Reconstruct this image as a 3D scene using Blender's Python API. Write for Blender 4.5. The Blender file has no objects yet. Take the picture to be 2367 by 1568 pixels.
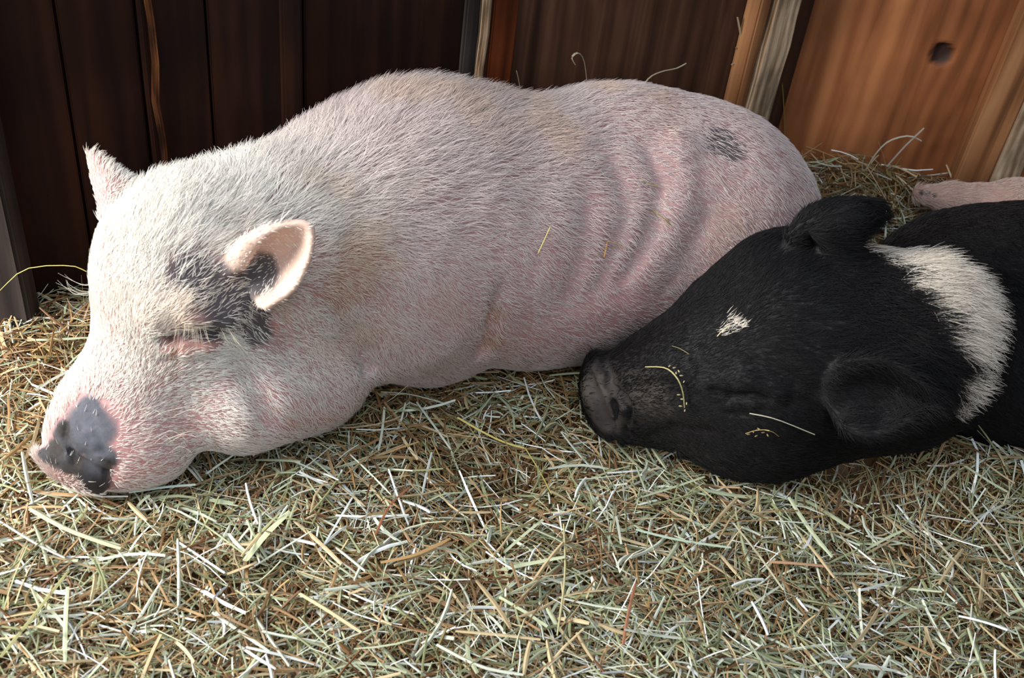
import bpy, bmesh, math, random
import numpy as np
from mathutils import Vector, Matrix

random.seed(7)
rng = np.random.default_rng(11)
scene = bpy.context.scene
COL = scene.collection

# ------------------------------------------------------------------ camera
W, H, F = 2367.0, 1568.0, 2600.0
CAM = np.array([0.0, 0.0, 1.0])
_v = np.array([740.0 - W / 2, 4000.0 - H / 2])          # where plumb lines meet below the frame
_d = np.array([_v[0] / F, -_v[1] / F, -1.0]); _d /= np.linalg.norm(_d)
_up = -_d
_fw = np.array([0, 0, -1.0])
_Y = _fw - _up * _fw.dot(_up); _Y /= np.linalg.norm(_Y)
_X = np.cross(_Y, _up)
R = np.array([_X, _Y, _up])                                # camera -> world
cam_data = bpy.data.cameras.new('camera')
cam = bpy.data.objects.new('camera', cam_data); COL.objects.link(cam)
M = Matrix.Identity(4)
for i in range(3):
    for j in range(3):
        M[i][j] = float(R[i, j])
M.translation = Vector(CAM)
cam.matrix_world = M
cam_data.sensor_width = 23.5
cam_data.lens = F * 23.5 / W
cam_data.clip_start = 0.02
cam_data.dof.use_dof = True
cam_data.dof.focus_distance = 1.45
cam_data.dof.aperture_fstop = 5.0
scene.camera = cam

# ------------------------------------------------------------------ light and exposure
world = bpy.data.worlds.new('sky'); scene.world = world
world.use_nodes = True
_bg = world.node_tree.nodes['Background']
_bg.inputs['Color'].default_value = (0.62, 0.76, 1.0, 1)
_bg.inputs['Strength'].default_value = 0.10


def area(name, loc, target, size, power, color, size_y=None):
    l = bpy.data.lights.new(name, 'AREA')
    l.energy = power; l.color = color; l.size = size
    if size_y:
        l.shape = 'RECTANGLE'; l.size_y = size_y
    o = bpy.data.objects.new(name, l); COL.objects.link(o)
    o.location = loc
    o.rotation_euler = (Vector(target) - Vector(loc)).to_track_quat('-Z', 'Y').to_euler()
    return o


area('doorway_daylight', (-1.40, 0.58, 0.80), (-0.3, 1.0, 0.2), 0.7, 50, (1.0, 0.975, 0.94), 0.9)
area('open_roof_sky', (-0.15, 0.10, 2.4), (0.05, 0.95, 0.0), 1.5, 24, (0.74, 0.87, 1.0), 1.2)
area('front_fill', (0.25, -1.2, 1.6), (0.15, 1.1, 0.1), 1.8, 22, (0.90, 0.94, 1.0), 1.2)  # added fill from behind the camera, lifts belly and jowl
area('roof_gap_sky', (-0.75, 1.0, 2.4), (-0.1, 1.2, 0.3), 0.5, 6, (0.62, 0.74, 1.0), 0.9)

vs = scene.view_settings
vs.view_transform = 'Standard'; vs.look = 'None'
vs.exposure = 0.0; vs.gamma = 1.0
vs.use_curve_mapping = False


# ------------------------------------------------------------------ small helpers
def ray(px, py):
    return R @ np.array([(px - W / 2) / F, -(py - H / 2) / F, -1.0])


def PZ(px, py, z):
    """the place seen at that pixel at height z"""
    r = ray(px, py)
    return CAM + r * ((z - CAM[2]) / r[2])


def PD(px, py, d):
    return CAM + ray(px, py) * d


def depth(p):
    return float(-(R.T @ (np.asarray(p) - CAM))[2])


def project(P):
    q = (np.asarray(P) - CAM) @ R
    return np.stack([W / 2 + F * q[..., 0] / -q[..., 2], H / 2 - F * q[..., 1] / -q[..., 2]], -1), -q[..., 2]


def srgb(r, g, b):
    def f(c):
        c /= 255.0
        return c / 12.92 if c <= 0.04045 else ((c + 0.055) / 1.055) ** 2.4
    return (f(r), f(g), f(b), 1.0)


def tag(o, label=None, cat=None, group=None, kind=None):
    if label: o['label'] = label
    if cat: o['category'] = cat
    if group: o['group'] = group
    if kind: o['kind'] = kind
    return o


def np_mesh(name, V, Fq, smooth=True):
    me = bpy.data.meshes.new(name)
    V = np.ascontiguousarray(V, np.float32); Fq = np.ascontiguousarray(Fq, np.int32)
    n = Fq.shape[1]
    me.vertices.add(len(V)); me.vertices.foreach_set('co', V.ravel())
    me.loops.add(Fq.size); me.loops.foreach_set('vertex_index', Fq.ravel())
    me.polygons.add(len(Fq))
    me.polygons.foreach_set('loop_start', np.arange(0, Fq.size, n, dtype=np.int32))
    me.polygons.foreach_set('loop_total', np.full(len(Fq), n, np.int32))
    me.polygons.foreach_set('use_smooth', np.full(len(Fq), smooth, bool))
    me.update(calc_edges=True); me.validate()
    return me


def link(name, me, mat=None, parent=None):
    o = bpy.data.objects.new(name, me); COL.objects.link(o)
    if mat: me.materials.append(mat)
    if parent: o.parent = parent
    return o


def color_attr(me, name, C):
    a = me.attributes.new(name, 'FLOAT_COLOR', 'POINT')
    C4 = np.ones((len(C), 4), np.float32); C4[:, :3] = C
    a.data.foreach_set('color', C4.ravel())


def float_attr(me, name, v):
    a = me.attributes.new(name, 'FLOAT', 'POINT')
    a.data.foreach_set('value', np.ascontiguousarray(v, np.float32))


# value noise in 3D (numpy)
_T = np.random.default_rng(5).random((64, 64, 64)).astype(np.float32)


def vnoise(P):
    P = np.asarray(P, np.float64)
    i = np.floor(P).astype(int); f = P - i
    f = f * f * (3 - 2 * f)
    out = 0
    for dx in (0, 1):
        wx = f[..., 0] if dx else 1 - f[..., 0]
        for dy in (0, 1):
            wy = f[..., 1] if dy else 1 - f[..., 1]
            for dz in (0, 1):
                wz = f[..., 2] if dz else 1 - f[..., 2]
                out = out + wx * wy * wz * _T[(i[..., 0] + dx) & 63, (i[..., 1] + dy) & 63, (i[..., 2] + dz) & 63]
    return out * 2 - 1


def fbm(P, o=3):
    P = np.asarray(P, float)
    s, a = 0, 1.0
    for k in range(o):
        s = s + a * vnoise(P * 2 ** k + 7.3 * k); a *= 0.5
    return s / 1.75


def smooth01(x, a, b):
    t = np.clip((x - a) / (b - a), 0, 1)
    return t * t * (3 - 2 * t)


# ------------------------------------------------------------------ materials
def new_mat(name):
    m = bpy.data.materials.new(name); m.use_nodes = True
    nt = m.node_tree
    b = nt.nodes['Principled BSDF']
    return m, nt, b


def nd(nt, t, **kw):
    n = nt.nodes.new(t)
    for k, v in kw.items():
        setattr(n, k, v)
    return n


def wood(name, dark, mid, light, scale=1.0, grain=30.0, rough=0.72, blotch=0.5, bump=0.25, wave=0.16):
    m, nt, b = new_mat(name); L = nt.links.new
    tc = nd(nt, 'ShaderNodeTexCoord')
    mp = nd(nt, 'ShaderNodeMapping'); mp.inputs['Scale'].default_value = (grain * scale, grain * scale, 1.3 * scale)
    L(tc.outputs['Object'], mp.inputs['Vector'])
    n1 = nd(nt, 'ShaderNodeTexNoise'); n1.inputs['Scale'].default_value = 1.0; n1.inputs['Detail'].default_value = 5; n1.inputs['Distortion'].default_value = 0.6
    L(mp.outputs[0], n1.inputs['Vector'])
    mp2 = nd(nt, 'ShaderNodeMapping'); mp2.inputs['Scale'].default_value = (5 * scale, 5 * scale, 1.6 * scale)
    L(tc.outputs['Object'], mp2.inputs['Vector'])
    wv = nd(nt, 'ShaderNodeTexWave'); wv.wave_type = 'BANDS'; wv.bands_direction = 'X'
    wv.inputs['Scale'].default_value = 1.7; wv.inputs['Distortion'].default_value = 9; wv.inputs['Detail'].default_value = 3; wv.inputs['Detail Scale'].default_value = 0.7
    L(mp2.outputs[0], wv.inputs['Vector'])
    n2 = nd(nt, 'ShaderNodeTexNoise'); n2.inputs['Scale'].default_value = 4.5 * scale; n2.inputs['Detail'].default_value = 4
    L(tc.outputs['Object'], n2.inputs['Vector'])
    mx = nd(nt, 'ShaderNodeMath', operation='MULTIPLY_ADD'); mx.inputs[1].default_value = wave
    L(wv.outputs['Fac'], mx.inputs[0]); L(n1.outputs['Fac'], mx.inputs[2])
    cr = nd(nt, 'ShaderNodeValToRGB')
    e = cr.color_ramp.elements
    e[0].position = 0.30; e[0].color = dark; e[1].position = 0.82; e[1].color = light
    k = cr.color_ramp.elements.new(0.55); k.color = mid
    L(mx.outputs[0], cr.inputs[0])
    bl = nd(nt, 'ShaderNodeMix', data_type='RGBA', blend_type='MULTIPLY')
    r2 = nd(nt, 'ShaderNodeValToRGB')
    r2.color_ramp.elements[0].position = 0.35; r2.color_ramp.elements[0].color = (1 - blotch, 1 - blotch, 1 - blotch, 1)
    r2.color_ramp.elements[1].position = 0.6; r2.color_ramp.elements[1].color = (1, 1, 1, 1)
    L(n2.outputs['Fac'], r2.inputs[0])
    bl.inputs[0].default_value = 1.0
    L(cr.outputs[0], bl.inputs[6]); L(r2.outputs[0], bl.inputs[7])
    L(bl.outputs[2], b.inputs['Base Color'])
    b.inputs['Roughness'].default_value = rough
    b.inputs['Specular IOR Level'].default_value = 0.15
    bp = nd(nt, 'ShaderNodeBump'); bp.inputs['Strength'].default_value = bump; bp.inputs['Distance'].default_value = 0.004
    L(mx.outputs[0], bp.inputs['Height']); L(bp.outputs[0], b.inputs['Normal'])
    return m


def attr_mat(name, attr='col', rough=0.6, bump=None, spec=0.35, sss=0.0, sheen=0.0):
    m, nt, b = new_mat(name); L = nt.links.new
    a = nd(nt, 'ShaderNodeAttribute'); a.attribute_name = attr
    L(a.outputs['Color'], b.inputs['Base Color'])
    b.inputs['Roughness'].default_value = rough
    b.inputs['Specular IOR Level'].default_value = spec
    if sss:
        b.inputs['Subsurface Weight'].default_value = sss
        b.inputs['Subsurface Radius'].default_value = (1.0, 0.35, 0.2)
        b.inputs['Subsurface Scale'].default_value = 0.012
    if bump:
        tc = nd(nt, 'ShaderNodeTexCoord')
        n = nd(nt, 'ShaderNodeTexVoronoi'); n.feature = 'DISTANCE_TO_EDGE'; n.inputs['Scale'].default_value = bump[0]
        n2 = nd(nt, 'ShaderNodeTexNoise'); n2.inputs['Scale'].default_value = bump[0] * 0.7; n2.inputs['Detail'].default_value = 6
        mxn = nd(nt, 'ShaderNodeMix', data_type='RGBA'); mxn.inputs[0].default_value = 0.08
        L(tc.outputs['Object'], mxn.inputs[6]); L(n2.outputs['Color'], mxn.inputs[7])
        L(mxn.outputs[2], n.inputs['Vector']); L(tc.outputs['Object'], n2.inputs['Vector'])
        r = nd(nt, 'ShaderNodeMath', operation='MINIMUM'); r.inputs[1].default_value = 0.12
        L(n.outputs['Distance'], r.inputs[0])
        ad = nd(nt, 'ShaderNodeMath', operation='MULTIPLY_ADD'); ad.inputs[1].default_value = 2.5
        L(r.outputs[0], ad.inputs[0]); L(n2.outputs['Fac'], ad.inputs[2])
        bp = nd(nt, 'ShaderNodeBump'); bp.inputs['Strength'].default_value = bump[1]; bp.inputs['Distance'].default_value = 0.003
        L(ad.outputs[0], bp.inputs['Height']); L(bp.outputs[0], b.inputs['Normal'])
    return m


def flat_mat(name, c, rough=0.7):
    m, nt, b = new_mat(name)
    b.inputs['Base Color'].default_value = c; b.inputs['Roughness'].default_value = rough
    return m


# ------------------------------------------------------------------ solids from distance fields
def sph(c, r, k=0.03, sub=False):
    return dict(t='c', a=np.asarray(c, float), b=np.asarray(c, float), ra=r, rb=r, k=k, sub=sub)


def cap(a, b, ra, rb, k=0.03, sub=False):
    return dict(t='c', a=np.asarray(a, float), b=np.asarray(b, float), ra=ra, rb=rb, k=k, sub=sub)


def ell(c, axes, radii, k=0.03, sub=False):
    return dict(t='e', c=np.asarray(c, float), A=np.asarray(axes, float), r=np.asarray(radii, float), k=k, sub=sub)


def cloud(P, r, k=0.008):
    P = np.asarray(P, float)
    return dict(t='p', P=P, r=np.asarray(r, float), lo=P.min(0), hi=P.max(0), k=k, sub=False)


def prim_d(p, X):
    if p['t'] == 'c':
        ab = p['b'] - p['a']; L2 = ab.dot(ab)
        q = X - p['a']
        if L2 < 1e-12:
            return np.sqrt((q * q).sum(1)) - p['ra']
        t = np.clip(q @ ab / L2, 0, 1)
        q = q - t[:, None] * ab
        return np.sqrt((q * q).sum(1)) - (p['ra'] + (p['rb'] - p['ra']) * t)
    if p['t'] == 'e':
        q = (X - p['c']) @ p['A'].T
        k0 = np.sqrt(((q / p['r']) ** 2).sum(1)); k1 = np.sqrt(((q / p['r'] ** 2) ** 2).sum(1))
        return np.where(k1 > 1e-9, k0 * (k0 - 1) / np.maximum(k1, 1e-9), -p['r'].min())
    far = np.sqrt((np.maximum(np.maximum(p['lo'] - X, X - p['hi']), 0) ** 2).sum(1))
    out = far.copy() + 0.01
    near = far < 0.035
    idx = np.nonzero(near)[0]
    for s in range(0, len(idx), 4000):
        j = idx[s:s + 4000]
        dd = ((X[j][:, None, :] - p['P'][None]) ** 2).sum(2)
        out[j] = (np.sqrt(dd) - p['r'][None]).min(1)
    return out


def sdf(prims, X, band=0.0):
    """smooth union of the prims in order; 'sub' ones carve"""
    X = np.asarray(X, float)
    d = None
    for p in prims:
        di = prim_d(p, X); k = p['k']
        if d is None:
            d = di
        elif p['sub']:
            h = np.maximum(k - np.abs(-d + di), 0) / k       # smooth max(d,-di)
            d = np.maximum(d, -di) + h * h * k * 0.25
        else:
            h = np.maximum(k - np.abs(d - di), 0) / k
            d = np.minimum(d, di) - h * h * k * 0.25
    return d


def cull(prims, c, rad):
    C = np.asarray(c, float)[None]
    dc = float(sdf(prims, C)[0])
    out = []
    for i, p in enumerate(prims):
        di = float(prim_d(p, C)[0])
        if p['sub']:
            if di < rad + p['k'] + 0.001: out.append(p)
        elif di - rad < abs(dc) + rad + p['k'] or i == 0:
            out.append(p)
    return dc, out


def mesh_sdf(prims, lo, hi, h, fine=None):
    lo = np.asarray(lo, float); n = np.ceil((np.asarray(hi) - lo) / h).astype(int) + 1
    G = np.full(n, 1.0, np.float32)
    B = 24
    rad = B * h * 0.87 + h
    for i in range(0, n[0], B):
        for j in range(0, n[1], B):
            for k in range(0, n[2], B):
                e = np.minimum([i + B, j + B, k + B], n)
                c = lo + (np.array([i, j, k]) + B / 2) * h
                dc, pr = cull(prims, c, rad)
                if abs(dc) > rad * 1.25 + 0.02:
                    G[i:e[0], j:e[1], k:e[2]] = dc; continue
                gx, gy, gz = np.meshgrid(np.arange(i, e[0]), np.arange(j, e[1]), np.arange(k, e[2]), indexing='ij')
                X = lo + np.stack([gx, gy, gz], -1).reshape(-1, 3) * h
                G[i:e[0], j:e[1], k:e[2]] = sdf(pr, X).reshape(gx.shape)
    S = G < 0
    c8 = [S[a:n[0] - 1 + a, b:n[1] - 1 + b, c:n[2] - 1 + c] for a in (0, 1) for b in (0, 1) for c in (0, 1)]
    cnt = sum(x.astype(np.int8) for x in c8)
    act = (cnt > 0) & (cnt < 8)
    cells = np.argwhere(act)
    idx = np.full(act.shape, -1, np.int64); idx[act] = np.arange(len(cells))
    acc = np.zeros((len(cells), 3)); num = np.zeros(len(cells))
    corners = [(a, b, c) for a in (0, 1) for b in (0, 1) for c in (0, 1)]
    for a in corners:
        for ax in range(3):
            if a[ax]: continue
            b = list(a); b[ax] = 1
            va = G[tuple((cells + a).T)]; vb = G[tuple((cells + b).T)]
            m = (va < 0) != (vb < 0)
            t = np.where(m, va / np.where(np.abs(va - vb) < 1e-9, 1, va - vb), 0)
            pt = np.array(a) + t[:, None] * (np.array(b) - np.array(a))
            acc[m] += pt[m]; num[m] += 1
    V = lo + (cells + acc / num[:, None]) * h
    faces = []
    for ax in range(3):
        u, v = (ax + 1) % 3, (ax + 2) % 3
        sl0 = [slice(1, -1)] * 3; sl1 = [slice(1, -1)] * 3
        sl0[ax] = slice(0, n[ax] - 1); sl1[ax] = slice(1, n[ax])
        A = S[tuple(sl0)]; Bq = S[tuple(sl1)]
        e = np.argwhere(A != Bq)
        off = np.ones(3, int); off[ax] = 0
        g = e + off
        inside = A[tuple(e.T)]
        du = np.zeros(3, int); du[u] = 1; dv = np.zeros(3, int); dv[v] = 1
        q = np.stack([idx[tuple((g - du - dv).T)], idx[tuple((g - dv).T)], idx[tuple(g.T)], idx[tuple((g - du).T)]], 1)
        q[~inside] = q[~inside][:, ::-1]
        faces.append(q)
    Fq = np.concatenate(faces)
    Fq = Fq[(Fq >= 0).all(1)]
    for _ in range(2):
        d, g = sdf_grad(prims, V)
        V = V - np.clip(d, -h, h)[:, None] * g * 0.8
    return V, Fq


def block_sdf(prims, X):
    """distance at scattered points, with culling by coarse cells"""
    X = np.asarray(X, float)
    if len(X) == 0: return np.zeros(0)
    cell = np.floor(X / 0.1).astype(int)
    key = (cell[:, 0] * 1000003 + cell[:, 1] * 1009 + cell[:, 2])
    order = np.argsort(key, kind='stable'); ks = key[order]
    cuts = np.nonzero(np.diff(ks))[0] + 1
    out = np.empty(len(X))
    for g in np.split(order, cuts):
        c = (cell[g[0]] + 0.5) * 0.1
        _, pr = cull(prims, c, 0.09)
        out[g] = sdf(pr, X[g])
    return out


def sdf_grad(prims, X, e=0.0015):
    d = block_sdf(prims, X)
    g = np.stack([block_sdf(prims, X + np.eye(3)[i] * e) - d for i in range(3)], 1)
    g /= np.maximum(np.linalg.norm(g, axis=1), 1e-9)[:, None]
    return d, g


def hit(prims, px, py, t0=0.6):
    """first point of the body on the sight line through that pixel"""
    r = ray(px, py); n = np.linalg.norm(r); t = t0
    for _ in range(90):
        p = CAM + r * t
        d = float(sdf(prims, p[None])[0])
        if d < 0.0006: break
        t += d * 0.8 / n
        if t > 4: break
    return CAM + r * t


def up_grid(rows, nu, nv):
    """smooth surface through rows of control points"""
    Cg = np.array(rows, float)

    def interp(A, n):
        m = A.shape[0]
        t = np.linspace(0, m - 1, n); i = np.clip(np.floor(t).astype(int), 0, m - 2); f = (t - i).reshape(-1, *([1] * (A.ndim - 1)))
        g = lambda k: A[np.clip(k, 0, m - 1)]
        p0, p1, p2, p3 = g(i - 1), g(i), g(i + 1), g(i + 2)
        return 0.5 * (2 * p1 + (p2 - p0) * f + (2 * p0 - 5 * p1 + 4 * p2 - p3) * f ** 2 + (3 * p1 - p0 - 3 * p2 + p3) * f ** 3)
    A = interp(Cg, nu)
    return interp(A.transpose(1, 0, 2), nv).transpose(1, 0, 2)


def px_r(r, p):
    return r * depth(p) / F


def S_(px, py, z, r, k=0.05, sub=False):
    c = PZ(px, py, z)
    return sph(c, px_r(r, c), k, sub)


def C_(A, B, k=0.05, sub=False):
    a = PZ(*A[:3]); b = PZ(*B[:3])
    return cap(a, b, px_r(A[3], a), px_r(B[3], b), k, sub)


def unit(v):
    v = np.asarray(v, float); return v / np.linalg.norm(v)


VIEW = R @ np.array([0, 0, 1.0])       # from the scene towards the camera

# ------------------------------------------------------------------ the stall


def box_obj(name, lo, hi, mat, bevel=0.003, rough_amp=0.0, cuts=0, parent=None):
    """a sawn board: box with worn edges"""
    bm = bmesh.new()
    c = [(a + b) / 2 for a, b in zip(lo, hi)]; s = [b - a for a, b in zip(lo, hi)]
    bmesh.ops.create_cube(bm, size=1, matrix=Matrix.Diagonal((*s, 1)))
    if cuts:
        ed = [e for e in bm.edges if abs(e.verts[0].co.z - e.verts[1].co.z) > 0.5 * s[2]]
        bmesh.ops.subdivide_edges(bm, edges=ed, cuts=cuts, use_grid_fill=True)
    if bevel:
        ed = [e for e in bm.edges if len(e.link_faces) == 2 and e.calc_face_angle(0) > 0.5]
        bmesh.ops.bevel(bm, geom=ed, offset=bevel, segments=2, affect='EDGES')
    if rough_amp:
        for v in bm.verts:
            n = vnoise(np.array([[v.co.x * 20 + c[0] * 31, v.co.y * 20, v.co.z * 14], [v.co.x * 20 + 9, v.co.y * 20 + 5, v.co.z * 30 + c[0] * 7]]))
            v.co.x += rough_amp * float(n[0]); v.co.y += rough_amp * 0.7 * float(n[1])
    me = bpy.data.meshes.new(name); bm.to_mesh(me); bm.free()
    for p in me.polygons: p.use_smooth = False
    o = link(name, me, mat, parent); o.location = c
    return o


WALL_ANG = math.atan2(0.64, 1.14)
FRAME_A = (np.array([-0.64, 1.20, 0.0]), WALL_ANG)      # the long back wall, running away to the right


def local_ray(px, py, fr):
    c, s = math.cos(fr[1]), math.sin(fr[1])
    Q = np.array([[c, s, 0], [-s, c, 0], [0, 0, 1]])
    return Q @ (CAM - fr[0]), Q @ ray(px, py)


def wall_x(px, py, y=0.0, fr=FRAME_A, full=False):
    o_, d_ = local_ray(px, py, fr)
    p = o_ + d_ * ((y - o_[1]) / d_[1])
    return p if full else float(p[0])


CORNER = wall_x(1868, 60, 0.0, FRAME_A, True)              # the two walls meet behind the rough stud
FRAME_B = (np.array([-0.64 + math.cos(WALL_ANG) * CORNER[0], 1.20 + math.sin(WALL_ANG) * CORNER[0], 0.0]), math.radians(-4))   # the lit wall beyond the corner


def seat(o, fr):
    """put an object built in a wall's own frame in its place"""
    c, s = math.cos(fr[1]), math.sin(fr[1])
    l = o.location.copy()
    o.location = (fr[0][0] + c * l.x - s * l.y, fr[0][1] + s * l.x + c * l.y, l.z)
    o.rotation_euler = (0, 0, fr[1])
    return o


WY = 0.0
old_wood = wood('old_dark_boards', srgb(20, 9, 4), srgb(38, 18, 9), srgb(54, 28, 14), 1.0, 34, 0.75, 0.45, 0.3)
ply = wood('brown_plywood', srgb(50, 31, 23), srgb(78, 51, 38), srgb(104, 71, 52), 1.0, 42, 0.6, 0.35, 0.25)
orange_ply = wood('orange_plywood', srgb(100, 58, 34), srgb(152, 92, 56), srgb(184, 118, 74), 1.0, 26, 0.55, 0.35, 0.25)
stud_wood = wood('stud_wood', srgb(92, 58, 36), srgb(150, 100, 64), srgb(182, 130, 88), 1.0, 46, 0.65, 0.3, 0.25)
bark = wood('rough_sawn_edge', srgb(104, 78, 56), srgb(172, 144, 114), srgb(222, 200, 170), 3.0, 14, 0.9, 0.5, 0.9)
grey_post = wood('weathered_post', srgb(30, 26, 24), srgb(50, 43, 39), srgb(68, 60, 55), 1.0, 40, 0.85, 0.4, 0.4)

floor = box_obj('floor', (-2.6, -1.6, -0.16), (2.0, 2.0, -0.10), flat_mat('packed_earth', srgb(70, 54, 40), 0.95), 0)
tag(floor, kind='structure')


def board_wall(name, xs, z0, z1, y, mat, seam=0.004, thick=0.022, depths=None, holes=()):
    """upright boards side by side with open seams, one mesh; holes are round knots pressed into the face"""
    bm = bmesh.new()
    for i, (a, b) in enumerate(zip(xs, xs[1:])):
        dy = depths[i] if depths else 0.0
        s = (b - a - seam, thick, z1 - z0)
        r = bmesh.ops.create_cube(bm, size=1, matrix=Matrix.Translation(((a + b) / 2, y + thick / 2 + dy, (z0 + z1) / 2)) @ Matrix.Diagonal((*s, 1)))
    bmesh.ops.bevel(bm, geom=bm.edges[:], offset=0.002, segments=2, affect='EDGES')
    me = bpy.data.meshes.new(name); bm.to_mesh(me); bm.free()
    o = link(name, me, mat); tag(o, kind='structure')
    return o


xL = wall_x(-400, 100)
x1, x2, x3, x4, x5 = wall_x(132, 60), wall_x(318, 60), wall_x(478, 60), wall_x(700, 60), wall_x(1075, 60)
x7 = CORNER[0]
back = board_wall('wall_back', [max(xL, -0.1), x1, x2, x3, x4, x5 + 0.01], -0.12, 2.0, WY, old_wood, depths=[0, 0.006, 0.0, 0.004, 0.0])
seat(back, FRAME_A); tag(back, 'dark brown upright boards behind the head of the pale pig', 'wall')
panel = board_wall('wall_back.001', [x5 + 0.012, x7 + 0.02], -0.12, 2.0, WY - 0.004, ply, depths=[0.0])
seat(panel, FRAME_A); tag(panel, 'brown plywood panel behind the back of the pale pig', 'wall')

# right panel: a fine sheet with a real knot hole
def sheet(name, xa, xb, za, zb, y, mat, hole):
    nx, nz = 150, 190
    gx = np.linspace(xa, xb, nx); gz = np.linspace(za, zb, nz)
    X, Z = np.meshgrid(gx, gz)
    d = np.sqrt(((X - hole[0])) ** 2 + ((Z - hole[2]) * 0.85) ** 2)
    Yy = np.full_like(X, y) + 0.012 * (1 - smooth01(d, hole[3] * 0.75, hole[3])) + 0.0006 * fbm(np.stack([X * 60, X * 0, Z * 6], -1), 2)
    Vs = np.stack([X, Yy, Z], -1).reshape(-1, 3)
    ij = np.arange(nx * nz).reshape(nz, nx)
    Fs = np.stack([ij[:-1, :-1], ij[:-1, 1:], ij[1:, 1:], ij[1:, :-1]], -1).reshape(-1, 4)
    V2_ = Vs.copy(); V2_[:, 1] = y + 0.03
    A = np.concatenate([Vs, V2_]); n = len(Vs)
    bd = np.concatenate([ij[0, :], ij[1:, -1], ij[-1, -2::-1], ij[-2:0:-1, 0]])
    nb = np.roll(bd, -1)
    side = np.stack([bd, bd + n, nb + n, nb], -1)
    me = np_mesh(name, A, np.concatenate([Fs, Fs[:, ::-1] + n, side]))
    me.materials.append(mat); o = bpy.data.objects.new(name, me); COL.objects.link(o)
    k = (1 - smooth01(np.sqrt((A[:, 0] - hole[0]) ** 2 + ((A[:, 2] - hole[2]) * 0.85) ** 2), hole[3] * 0.85, hole[3] * 1.05))
    float_attr(me, 'knot', k)
    return o


hp = wall_x(2176, 126, WY - 0.006, FRAME_B, True)
nt = orange_ply.node_tree
bs = nt.nodes['Principled BSDF']; src = bs.inputs['Base Color'].links[0].from_socket
ka = nd(nt, 'ShaderNodeAttribute'); ka.attribute_name = 'knot'
mk = nd(nt, 'ShaderNodeMix', data_type='RGBA'); mk.inputs[7].default_value = srgb(58, 42, 36)
nt.links.new(ka.outputs['Fac'], mk.inputs[0]); nt.links.new(src, mk.inputs[6]); nt.links.new(mk.outputs[2], bs.inputs['Base Color'])
o = sheet('wall_back.002', -0.006, 1.1, -0.12, 1.0, WY - 0.006, orange_ply, (hp[0], 0, hp[2], 0.018))
seat(o, FRAME_B)
tag(o, 'orange plywood panel with a round knot in the right corner', 'wall', kind='structure')

bk = box_obj('wall_back.003', (-0.1, 0.032, -0.12), (1.42, 0.05, 2.0), old_wood, 0)
seat(bk, FRAME_A); tag(bk, 'dark backing seen through the gaps between the upright boards', 'wall', kind='structure')
# studs standing in front of the wall, each its own
def stud(name, pxl, pxm, pxr, py, depth_y, lab, m1, m2, fr, z1=2.0):
    """narrow face towards the camera between pxl and pxm, rough edge from pxm to pxr"""
    xa, xb, xc = (wall_x(p, py, WY - depth_y, fr) for p in (pxl, pxm, pxr))
    root = box_obj(name, (xa, WY - depth_y, -0.12), (xb - 0.0005, WY - 0.008, z1), m1, 0.003, 0.0015, 14)
    tag(root, lab, 'post', kind='structure')
    e = box_obj('rough_edge', (xb + 0.0005, WY - depth_y - 0.006, -0.12), (xc, WY - 0.008, z1), m2, 0.004, 0.004, 40)
    mw = root.location.copy(); e.parent = root; e.location = e.location - mw
    e['label'] = 'pale rough-sawn edge'
    seat(root, fr)
    return root


stud('trim_1', 1758, 1784, 1848, 20, 0.045, 'wall stud with a pale rough edge behind the rump of the pale pig', stud_wood, bark, FRAME_A)
stud('trim_2', 2310, 2400, 2470, 160, 0.05, 'orange wall stud at the right edge behind the black pig', stud_wood, bark, FRAME_B)
stud('trim_3', 1078, 1112, 1132, 20, 0.02, 'dark wall stud with a chipped edge behind the withers of the pale pig', grey_post, bark, FRAME_A)
stud('trim_4', 318, 334, 352, 20, 0.02, 'dark batten with a chipped bark edge on the boards behind the far ear', old_wood, wood('torn_bark', srgb(34, 18, 10), srgb(110, 66, 36), srgb(190, 124, 74), 3.0, 9, 0.9, 0.8, 0.9), FRAME_A)
b5 = box_obj('trim_5', (wall_x(642, 60), WY - 0.018, -0.12), (wall_x(690, 60), WY - 0.002, 2.0), old_wood, 0.003, 0.001, 10)
seat(b5, FRAME_A); tag(b5, 'narrow dark batten on the boards above the shoulder of the pale pig', 'post', kind='structure')
b6 = box_obj('trim_6', (wall_x(1132, 40), WY - 0.012, -0.12), (wall_x(1188, 40), WY - 0.005, 2.0), wood('reddish_batten', srgb(60, 26, 10), srgb(104, 48, 20), srgb(130, 64, 30), 1, 40), 0.002)
seat(b6, FRAME_A); tag(b6, 'dark reddish strip beside the chipped stud behind the withers', 'post', kind='structure')

# the near boards at the left edge, beyond the doorway
pl = PZ(74, 780, 0.0)
w = box_obj('wall_left', (pl[0] - 1.9, pl[1], -0.12), (pl[0], pl[1] + 0.035, 2.3), grey_post, 0.004, 0.002, 12)
tag(w, 'weathered grey board at the left edge beside the pale pig', 'wall', kind='structure')

def groove(prims, pts, r, depth_in, k):
    """fold pressed into the skin along a line of pixels; depth_in may differ from point to point"""
    base = list(prims); C = []
    deep = depth_in if isinstance(depth_in, (list, tuple)) else [depth_in] * len(pts)
    for (x, y), depth_in in zip(pts, deep):
        p = hit(base, x, y)
        _, g = sdf_grad(base, p[None])
        rr = px_r(r, p)
        C.append((p + g[0] * (rr - px_r(depth_in, p)), rr))
    kk = px_r(k, C[0][0])
    for (a, ra), (b, rb) in zip(C, C[1:]):
        prims.append(cap(a, b, ra, rb, kk, True))


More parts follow.
